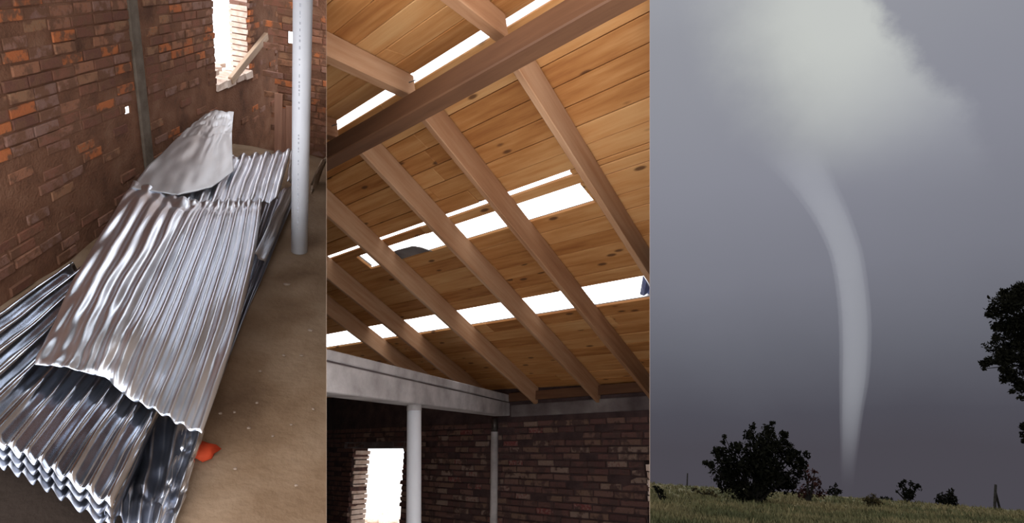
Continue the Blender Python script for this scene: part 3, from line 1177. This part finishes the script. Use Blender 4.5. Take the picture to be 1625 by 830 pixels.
# ---- window reveals, daylight on them painted in as pale brick
for nm_, w_, (xa, xb) in ((0, wallW, (opW[0][0] - 0.004, opW[0][0] + 0.012)), (1, wallW, (opW[1][0] - 0.004, opW[1][0] + 0.012))):
    bm = bmesh.new()
    z_ = opW[nm_][2]
    while z_ < opW[nm_][3] - 0.03:
        add_box(bm, (xa, 0.02 + random.uniform(0, 0.02), z_ + 0.006), (xb + random.uniform(0, 0.035), 0.262, z_ + 0.058), 0.004)
        z_ += 0.064
    tag(link('window_reveal', from_bm(bm, 'window_reveal'), M['palebrick'], w_), ['pale cement smeared bricks of the left window reveal', 'pale cement smeared reveal of the right window opening'][nm_])
for i, (px, py, r_m) in enumerate(((562, 826, 0.30), (575, 820, 0.38), (592, 823, 0.30), (604, 818, 0.34), (618, 824, 0.30))):
    r = ray(px, py)
    q = r * (-2.28 / r.z)
    lump('rubble', 2, CAM + q, r_m, M['palebrick'], ['pale rubble lump outside the window, at its left reveal', 'pale rubble lump outside the window, second from its left reveal', 'pale rubble lump seen in the middle of the window', 'pale rubble lump outside the window, second from the post', 'pale rubble lump outside the window, nearest the post'][i], 'rubble', 'rubble outside the window', (1.3, 0.9, 0.6), 0.5, 2, i * 2.2)

# ---- grey concrete beam
dB = ray(1095, 697)
dB = Vector((dB.x, dB.y, dB.z)).normalized()
nB = Vector((dB.y, -dB.x, 0)).normalized()      # to the right
e1p = onW(809, 643)


def onBeam(x, y):
    r = ray(x, y)
    return r * (nB.dot(e1p) / nB.dot(r))


tl, bl_, tr, br = onBeam(470, 541), onBeam(470, 616), onBeam(811, 627), onBeam(811, 660)
gl, gr_ = onBeam(470, 563), onBeam(811, 640)
back = -nB * 0.2
beam = empty('concrete_beam', 2, T2)
tag(beam, 'grey concrete beam slanting from the left to the top of the brick wall', 'beam')


def prism(name, quad, back, mat, parent, bev=0.006):
    bm = bmesh.new()
    f_ = [bm.verts.new(q) for q in quad]
    b2 = [bm.verts.new(q + back) for q in quad]
    bm.faces.new(f_)
    bm.faces.new(b2[::-1])
    for i in range(4):
        bm.faces.new((f_[i], b2[i], b2[(i + 1) % 4], f_[(i + 1) % 4]))
    bmesh.ops.recalc_face_normals(bm, faces=bm.faces)
    bmesh.ops.bevel(bm, geom=list(bm.edges), offset=bev, segments=1, affect='EDGES')
    return link(name, from_bm(bm, name), mat, parent)


g2l, g2r = gl + Vector((0, 0, 0.012)), gr_ + Vector((0, 0, 0.012))
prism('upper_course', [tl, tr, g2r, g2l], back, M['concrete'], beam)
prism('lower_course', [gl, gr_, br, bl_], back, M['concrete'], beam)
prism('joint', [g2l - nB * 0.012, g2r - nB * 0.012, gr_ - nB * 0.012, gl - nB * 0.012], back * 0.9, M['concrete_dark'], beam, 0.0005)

# ---- post under the beam and the wall pipe
tp = onBeam(673, 645) - nB * 0.08
pr2 = 11.2 / F * project(tp)[2]
bt = ray(656.5, 825)
bt = bt * (Vector((tp.x, tp.y, 0)).dot(Vector((tp.x, tp.y, 0))) / bt.dot(Vector((tp.x, tp.y, 0))))
dwn = bt - tp
bt = tp + dwn * ((tp.z + 2.2) / -dwn.z)
post2 = empty('support_post', 2, T2 @ Matrix.Translation(bt))
tag(post2, 'white plastic pipe post propping the grey concrete beam beside the window', 'post')
bm = bmesh.new()
add_tube(bm, [Vector((0, 0, 0)), tp - bt], [pr2, pr2], 28)
link('pipe', from_bm(bm, 'pipe'), M['pvc'], post2, smooth=True)
bm = bmesh.new()
add_tube(bm, [tp - bt - (tp - bt).normalized() * 0.03, tp - bt + Vector((0, 0, 0.02))], [pr2 * 1.04, pr2 * 1.04], 28)
link('cap', from_bm(bm, 'cap'), M['concrete'], post2, smooth=False)
c0, c1 = onW(785, 667, 0.05), onW(785, 850, 0.05)
c1.x, c1.y = c0.x, c0.y
c1.z = -2.2
pipe = empty('conduit_pipe', 2, T2 @ Matrix.Translation(c1))
tag(pipe, 'thin grey conduit pipe running up the dark brick wall to the beam end', 'pipe')
bm = bmesh.new()
add_tube(bm, [Vector((0, 0, 0)), c0 - c1 - Vector((0, 0, 0.12))], 0.040, 16)
link('tube', from_bm(bm, 'tube'), M['concrete'], pipe, smooth=True)
bm = bmesh.new()
add_tube(bm, [c0 - c1 - Vector((0, 0, 0.12)), c0 - c1 + Vector((0, 0, 0.02))], 0.034, 16)
tag(link('pipe_end', from_bm(bm, 'pipe_end'), M['steel'], pipe, smooth=True), 'dark upper end of the pipe')

# ---- floor of this room
me = box_mesh('floor', (-9, 0.6, -2.28), (9, 11.5, -2.2))
bm = bmesh.new()
bm.from_mesh(me)
bmesh.ops.bisect_plane(bm, geom=bm.verts[:] + bm.edges[:] + bm.faces[:], plane_co=NWF * (abs(KW) + 0.2), plane_no=NWF, clear_outer=True)
bm.to_mesh(me)
bm.free()
o = link('floor', me, M['floor2'], None, T2)
tag(o, kind='structure')
SETS[2].append(o)
# thin boards added edge-on between the three places, keeping light out of the middle room
for nm, pn, x, top_z in (('trim_1', EDGE1, 518.0, 4.5), ('trim_2', EDGE3, 1031.0, 3.0)):
    # the border plane holds the camera's sight lines; the board stands in it
    a_ = ray(x, 300)
    hz = Vector((a_.x, a_.y, 0)).normalized()
    hz = (hz - hz.dot(pn) * pn).normalized()
    vz = pn.cross(hz)
    if vz.z < 0:
        vz = -vz
    bm = bmesh.new()
    co = []
    for sd_ in (-0.0003, 0.0003):
        for (d_, z_) in ((1.9, -2.0), (11.4, -2.0), (11.4, top_z), (1.9, top_z)):
            co.append(bm.verts.new(hz * d_ + vz * z_ + pn * sd_))
    bm.faces.new(co[:4][::-1])
    bm.faces.new(co[4:])
    for i in range(4):
        bm.faces.new((co[i], co[(i + 1) % 4], co[4 + (i + 1) % 4], co[4 + i]))
    bmesh.ops.recalc_face_normals(bm, faces=bm.faces)
    o = link(nm, from_bm(bm, nm), M['plaster'], None, T2)
    tag(o, kind='structure')

# =================================================================== ground outside behind the room, and the meadow
def ground_z(x, y):
    d = math.hypot(x, y)
    z = -2.25 - 0.0582 * max(x, 0) - 0.0115 * y
    z += 0.10 * mn.noise(Vector((x * 0.07, y * 0.07, 0))) + 0.05 * mn.noise(Vector((x * 0.25, y * 0.25, 4)))
    if d > 88:
        z -= 0.012 * (d - 88) ** 1.5
    return z


def polar_ground(name, a0, a1, d0, d1, na, nd, mat, zf):
    bm = bmesh.new()
    gg = []
    for i in range(na + 1):
        a = math.radians(a0 + (a1 - a0) * i / na)
        gg.append([bm.verts.new((d * math.sin(a), d * math.cos(a), zf(d * math.sin(a), d * math.cos(a)))) for d in [d0 * (d1 / d0) ** (j / nd) for j in range(nd + 1)]])
    for i in range(na):
        for j in range(nd):
            bm.faces.new((gg[i][j], gg[i + 1][j], gg[i + 1][j + 1], gg[i][j + 1]))
    bmesh.ops.recalc_face_normals(bm, faces=bm.faces)
    me = from_bm(bm, name)
    if me.polygons[0].normal.z < 0:
        me.flip_normals()
    o_ = link(name, me, mat, None, T2, smooth=True)
    tag(o_, kind='structure')
    return o_


AZ3 = math.degrees(math.atan2(ray(1031, 800).x, ray(1031, 800).y))
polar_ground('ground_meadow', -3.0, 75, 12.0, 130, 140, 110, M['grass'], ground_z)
polar_ground('ground_yard', -75, -3.0, 3.0, 150, 60, 30, M['pale'], lambda x, y: -2.42 + 0.1 * mn.noise(Vector((x * 0.2, y * 0.2, 1))))


def at3(px, py):
    r = ray(px, py)
    t = 5.0
    while t < 140:
        p = r * t
        if p.z < ground_z(p.x, p.y):
            return p
        t += 0.25
    d = 86 / math.hypot(r.x, r.y)
    p = r * d
    p.z = ground_z(p.x, p.y)
    return p


# ---- grass tufts
bm = bmesh.new()
for i in range(11500):
    px, py = random.uniform(880, 1640), random.uniform(764, 842)
    r = ray(px, py)
    if r.z > -0.03:
        continue
    p = at3(px, py)
    d = math.hypot(p.x, p.y)
    if d > 85:
        continue
    hgt = random.uniform(0.18, 0.5)
    for b_ in range(3):
        a = random.uniform(0, 6.28)
        s_ = Vector((math.cos(a), math.sin(a), 0))
        lean = Vector((random.uniform(-0.25, 0.25), random.uniform(-0.2, 0.2), hgt))
        base = p + Vector((random.uniform(-0.2, 0.2), random.uniform(-0.2, 0.2), -0.04))
        v = [bm.verts.new(base - s_ * 0.09), bm.verts.new(base + s_ * 0.09), bm.verts.new(base + lean)]
        bm.faces.new(v)
o = link('meadow_grass', from_bm(bm, 'meadow_grass'), M['grass'], None, T2)
tag(o, 'dry olive grass covering the sloping meadow', 'grass', kind='stuff')


# ---- trees and bushes
def foliage_tree(name, base_px, D, clumps, mat, label, cat, group=None, leaf=3.2, dens=1.0, trunk=None, seed=0, stems=4, parts=('foliage', 'trunk')):
    """clumps in px at the plant's depth -> real spherical clumps with real leaves"""
    rnd = random.Random(seed)
    base = base_px if isinstance(base_px, Vector) else at3(*base_px)
    depth = project(base)[2]
    root = bpy.data.objects.new(name, None)
    COL.objects.link(root)
    root.matrix_local = T2 @ Matrix.Translation(base)
    tag(root, label, cat, group)
    k_ = depth / F
    bm = bmesh.new()
    br_ = bmesh.new()
    for ci, (cx_, cy_, r) in enumerate(clumps):
        c = ray(cx_, cy_) * depth
        c += Vector((0, rnd.uniform(-0.6, 0.6) * r * k_, 0))
        c -= base
        R = r * k_
        n = int(dens * 16 * (r / 10.0) ** 2 * (3.2 / leaf) ** 2 * 2.2) + 6
        for i in range(n):
            while True:
                q = Vector((rnd.uniform(-1, 1), rnd.uniform(-1, 1), rnd.uniform(-1, 1)))
                if q.length < 1:
                    break
            q = q * (0.72 + 0.5 * (mn.noise(q * 2.2 + Vector((ci * 3.3, seed, 0)))))
            p = c + q * R
            if p.z < -0.1:
                continue
            ls = leaf * k_ * rnd.uniform(0.6, 1.4)
            a = Vector((rnd.gauss(0, 1), rnd.gauss(0, 1), rnd.gauss(0, 1))).normalized()
            b = a.cross(Vector((rnd.gauss(0, 1), rnd.gauss(0, 1), rnd.gauss(0, 1)))).normalized()
            v = [bm.verts.new(p - a * ls), bm.verts.new(p + b * ls * 0.45), bm.verts.new(p + a * ls), bm.verts.new(p - b * ls * 0.45)]
            bm.faces.new(v)
        if rnd.random() < 0.9:
            t0 = Vector((rnd.uniform(-0.3, 0.3), rnd.uniform(-0.2, 0.2), 0)) * R if trunk is None else trunk
            mid = (t0 + c) * 0.5 + Vector((rnd.uniform(-0.2, 0.2), 0, 0.2)) * R
            add_tube(br_, [t0, mid, c], [2.0 * k_, 1.4 * k_, 0.5 * k_], 5)
    if trunk is not None:
        add_tube(br_, [Vector((0, 0, -0.1)), trunk * 0.5, trunk], [3.5 * k_, 3.0 * k_, 2.4 * k_], 8)
    link(parts[0], from_bm(bm, parts[0]), mat, root)
    link(parts[1], from_bm(br_, parts[1]), M['bark'], root)
    return root


big = [(1165, 760, 34), (1205, 745, 42), (1200, 715, 34), (1180, 735, 30), (1230, 755, 38), (1215, 700, 22), (1222, 683, 13), (1240, 715, 28), (1262, 727, 20), (1272, 735, 12), (1150, 728, 22), (1137, 718, 12), (1185, 690, 12), (1196, 676, 7), (1128, 738, 9), (1120, 735, 6), (1148, 700, 5), (1149, 693, 4), (1250, 765, 26), (1175, 780, 24), (1210, 782, 22), (1226, 672, 6), (1280, 722, 7), (1244, 690, 9), (1168, 710, 14), (1265, 750, 14), (1158, 748, 22)]
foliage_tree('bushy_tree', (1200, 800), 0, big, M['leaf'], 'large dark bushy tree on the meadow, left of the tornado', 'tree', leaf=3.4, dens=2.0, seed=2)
foliage_tree('shrub', (1284, 798), 0, [(1284, 758, 10), (1278, 745, 8), (1292, 765, 12), (1285, 778, 16), (1300, 782, 12), (1275, 785, 12), (1292, 748, 6)], M['leaf_red'], 'dark reddish shrub touching the right side of the large tree', 'shrub', leaf=2.6, seed=5)
foliage_tree('shrub', (1326, 786), 0, [(1325, 779, 9), (1332, 780, 7), (1317, 781, 6), (1326, 770, 4)], M['leaf'], 'small dark shrub standing just left of the foot of the tornado', 'shrub', leaf=2.2, dens=1.4, seed=6)
foliage_tree('shrub', (1383, 805), 0, [(1380, 796, 12), (1395, 798, 10), (1372, 793, 7), (1388, 790, 8)], M['leaf_olive'], 'low brownish shrub right of the foot of the tornado', 'shrub', leaf=2.4, dens=1.0, seed=7)
foliage_tree('shrub', (1440, 798), 0, [(1438, 782, 13), (1434, 770, 8), (1435, 764, 4), (1445, 768, 6), (1456, 774, 8), (1459, 770, 4), (1446, 788, 9), (1424, 781, 3)], M['leaf'], 'dark shrub with two upright tufts, midway to the right', 'shrub', leaf=2.4, dens=1.5, seed=8)
foliage_tree('shrub', (1504, 804), 0, [(1500, 793, 12), (1508, 792, 12), (1510, 782, 6), (1512, 777, 3), (1516, 799, 7), (1492, 796, 9), (1490, 787, 4)], M['leaf'], 'dark cone shaped shrub on the crest left of the braced post', 'shrub', leaf=2.2, dens=1.6, seed=9)
foliage_tree('shrub', (1408, 794), 0, [(1408, 791, 4), (1402, 791, 4), (1414, 792, 3)], M['leaf'], 'tiny dark shrub lying flat on the crest', 'shrub', leaf=1.8, dens=1.6, seed=10)
foliage_tree('shrub', (1122, 790), 0, [(1118, 782, 7), (1128, 782, 8), (1108, 780, 4), (1133, 786, 6)], M['leaf_olive'], 'low dark shrub left of the large tree base', 'shrub', leaf=2.2, dens=0.9, seed=12)
foliage_tree('shrub', (1100, 780), 0, [(1099, 777, 4), (1104, 776, 4)], M['leaf_olive'], 'tiny shrub near the thin post at left', 'shrub', leaf=1.8, dens=0.9, seed=13)
foliage_tree('shrub', (1050, 796), 0, [(1043, 778, 8), (1050, 780, 7), (1053, 788, 5), (1058, 792, 4), (1040, 774, 5)], M['leaf'], 'dark leaning shrub at the far left edge of the meadow', 'shrub', leaf=2.2, dens=1.3, seed=14)
# right tree, trunk outside the frame
d3 = 30.0
az = math.radians(44.5)
tb = Vector((d3 * math.sin(az), d3 * math.cos(az), 0))
tb.z = ground_z(tb.x, tb.y)
rt = [(1590, 486, 22), (1572, 497, 11), (1565, 500, 6), (1610, 470, 20), (1624, 456, 10), (1592, 465, 8), (1580, 520, 10), (1578, 535, 5), (1600, 515, 16), (1622, 510, 24), (1625, 550, 34), (1600, 565, 16), (1590, 585, 10), (1565, 577, 7), (1573, 572, 7), (1562, 585, 3), (1583, 575, 6), (1605, 595, 14), (1622, 612, 14), (1618, 632, 5), (1596, 603, 7), (1648, 470, 22), (1650, 520, 30), (1655, 580, 34), (1650, 630, 16), (1627, 676, 7), (1632, 690, 10), (1626, 700, 5), (1645, 680, 10), (1680, 500, 40), (1690, 600, 40), (1605, 622, 4)]
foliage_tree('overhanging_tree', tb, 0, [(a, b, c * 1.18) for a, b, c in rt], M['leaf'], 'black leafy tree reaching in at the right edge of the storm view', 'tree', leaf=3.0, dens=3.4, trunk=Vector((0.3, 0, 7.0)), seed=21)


# ---- posts
def fence_post(p0, p1, r, label, name='fence_post', brace=None):
    base = at3(*p0)
    dp = project(base)[2]
    top = ray(*p1)
    top = top * (base.y / top.y)
    root = bpy.data.objects.new(name, None)
    COL.objects.link(root)
    root.matrix_local = T2 @ Matrix.Translation(base)
    tag(root, label, 'post')
    bm = bmesh.new()
    q = top - base
    add_tube(bm, [Vector((0, 0, -0.1)), q * 0.5, q], [r * dp / F, r * dp / F * 0.9, r * dp / F * 0.8], 8)
    link('pole', from_bm(bm, 'pole'), M['bark'], root)
    if brace:
        b0 = at3(*brace)
        bm = bmesh.new()
        add_tube(bm, [b0 - base + Vector((0, 0, -0.1)), q * 0.72], [r * 0.8 * dp / F] * 2, 8)
        link('brace', from_bm(bm, 'brace'), M['bark'], root)


fence_post((1090, 769), (1091, 751), 1.2, 'thin dark fence post on the crest left of the large tree')
fence_post((1578, 809), (1580, 769), 2.1, 'dark fence post with slanting brace at the right end of the crest', brace=(1587, 809))


# ---- tornado
def funnel(name, pts, D, mat, rs, parent=None, wob=0.0):
    bm = bmesh.new()
    P, Rr = [], []
    for i in range(len(pts) - 1):
        for s in range(6):
            t = s / 6
            def cr(j, c):
                return pts[max(0, min(len(pts) - 1, j))][c]
            out = []
            for c in range(3):
                a, b, cc, d = cr(i - 1, c), cr(i, c), cr(i + 1, c), cr(i + 2, c)
                out.append(0.5 * (2 * b + (cc - a) * t + (2 * a - 5 * b + 4 * cc - d) * t * t + (3 * b - a - 3 * cc + d) * t ** 3))
            r = ray(out[0], out[1])
            k__ = D / r.y
            P.append(r * k__)
            Rr.append(max(0.5, out[2]) / F * k__ * rs)
    add_tube(bm, P, Rr, 28)
    bmesh.ops.recalc_face_normals(bm, faces=bm.faces)
    return link(name, from_bm(bm, name), mat, parent, None, smooth=True)


def vapour(name, dens, zlo0, zlo1, zhi0, zhi1, alb):
    m = bpy.data.materials.new(name)
    m.use_nodes = True
    k = NT(m.node_tree)
    k.n.clear()
    pos = k.new('ShaderNodeNewGeometry').outputs['Position']
    sep = k.new('ShaderNodeSeparateXYZ')
    k.put(sep.inputs[0], pos)
    z = sep.outputs['Z']
    f = k.math('MULTIPLY', k.maprange(z, zlo0, zlo1), k.maprange(z, zhi1, zhi0))
    f = k.math('MULTIPLY', f, dens)
    sc = k.new('ShaderNodeVolumePrincipled')
    k.put(sc.inputs['Color'], alb)
    k.put(sc.inputs['Density'], f)
    k.put(sc.inputs['Anisotropy'], 0.0)
    o_ = k.new('ShaderNodeOutputMaterial')
    k.l.new(sc.outputs[0], o_.inputs['Volume'])
    return m


DT = 300.0
zz = lambda y: CAM.z + (ray(1340, y) * (DT / ray(1340, y).y)).z
cl = [(1346, 800, 5), (1345, 770, 8), (1346, 735, 10), (1348, 700, 12), (1351, 650, 15), (1355, 600, 18.5), (1357, 550, 20), (1356, 500, 20.5), (1351, 450, 20.5), (1343, 405, 21), (1331, 370, 22), (1315, 335, 24), (1295, 300, 27), (1272, 262, 33), (1248, 225, 42), (1222, 185, 55)]
tor = bpy.data.objects.new('tornado', None)
COL.objects.link(tor)
tor.matrix_local = Matrix.Translation(CAM)
tag(tor, 'pale curving tornado funnel hanging from the storm cloud to the meadow', 'tornado')
zlo, zhi = zz(785), zz(190)
funnel('outer_vapour', cl, DT, vapour('thin_vapour', 0.020, zz(790), zz(640), zz(430), zz(215), (0.215, 0.217, 0.228)), 1.12, tor)
funnel('funnel_core', cl, DT, vapour('dense_vapour', 0.034, zz(775), zz(600), zz(440), zz(225), (0.215, 0.217, 0.228)), 0.86, tor)

# =================================================================== place set 1, cut the three places along their shared borders
bpy.context.view_layer.update()
for o in SETS[1]:
    o.matrix_basis = M1 @ o.matrix_basis
bpy.context.view_layer.update()


def descend(o):
    out = [o]
    for c in o.children:
        out += descend(c)
    return out


def clip(objs, pn, keep_neg):
    """cut real geometry where one place ends; plane through the camera point"""
    for top in objs:
        try:
            fam = descend(top)
        except ReferenceError:
            continue
        for o in fam[::-1]:
            if o.type != 'MESH':
                continue
            mw = o.matrix_world
            ds = [pn.dot(mw @ Vector(c) - CAM) for c in o.bound_box]
            if keep_neg:
                ds = [-d for d in ds]
            if min(ds) >= 0:
                continue
            if max(ds) <= 0:
                if not o.children:
                    bpy.data.objects.remove(o)
                continue
            me = o.data.copy()
            bm = bmesh.new()
            bm.from_mesh(me)
            inv = mw.inverted()
            pco = inv @ CAM
            nrm = (mw.to_3x3().transposed() @ pn).normalized()
            res = bmesh.ops.bisect_plane(bm, geom=bm.verts[:] + bm.edges[:] + bm.faces[:], dist=1e-5, plane_co=pco, plane_no=nrm, clear_outer=keep_neg, clear_inner=not keep_neg)
            if not o.modifiers:
                ed = [e for e in res['geom_cut'] if isinstance(e, bmesh.types.BMEdge) and e.is_boundary]
                if ed:
                    bmesh.ops.holes_fill(bm, edges=ed, sides=0)
            bm.to_mesh(me)
            bm.free()
            o.data = me


clip(SETS[1], EDGE1, True)
clip(SETS[2], EDGE1, False)
clip(SETS[2], EDGE3, True)
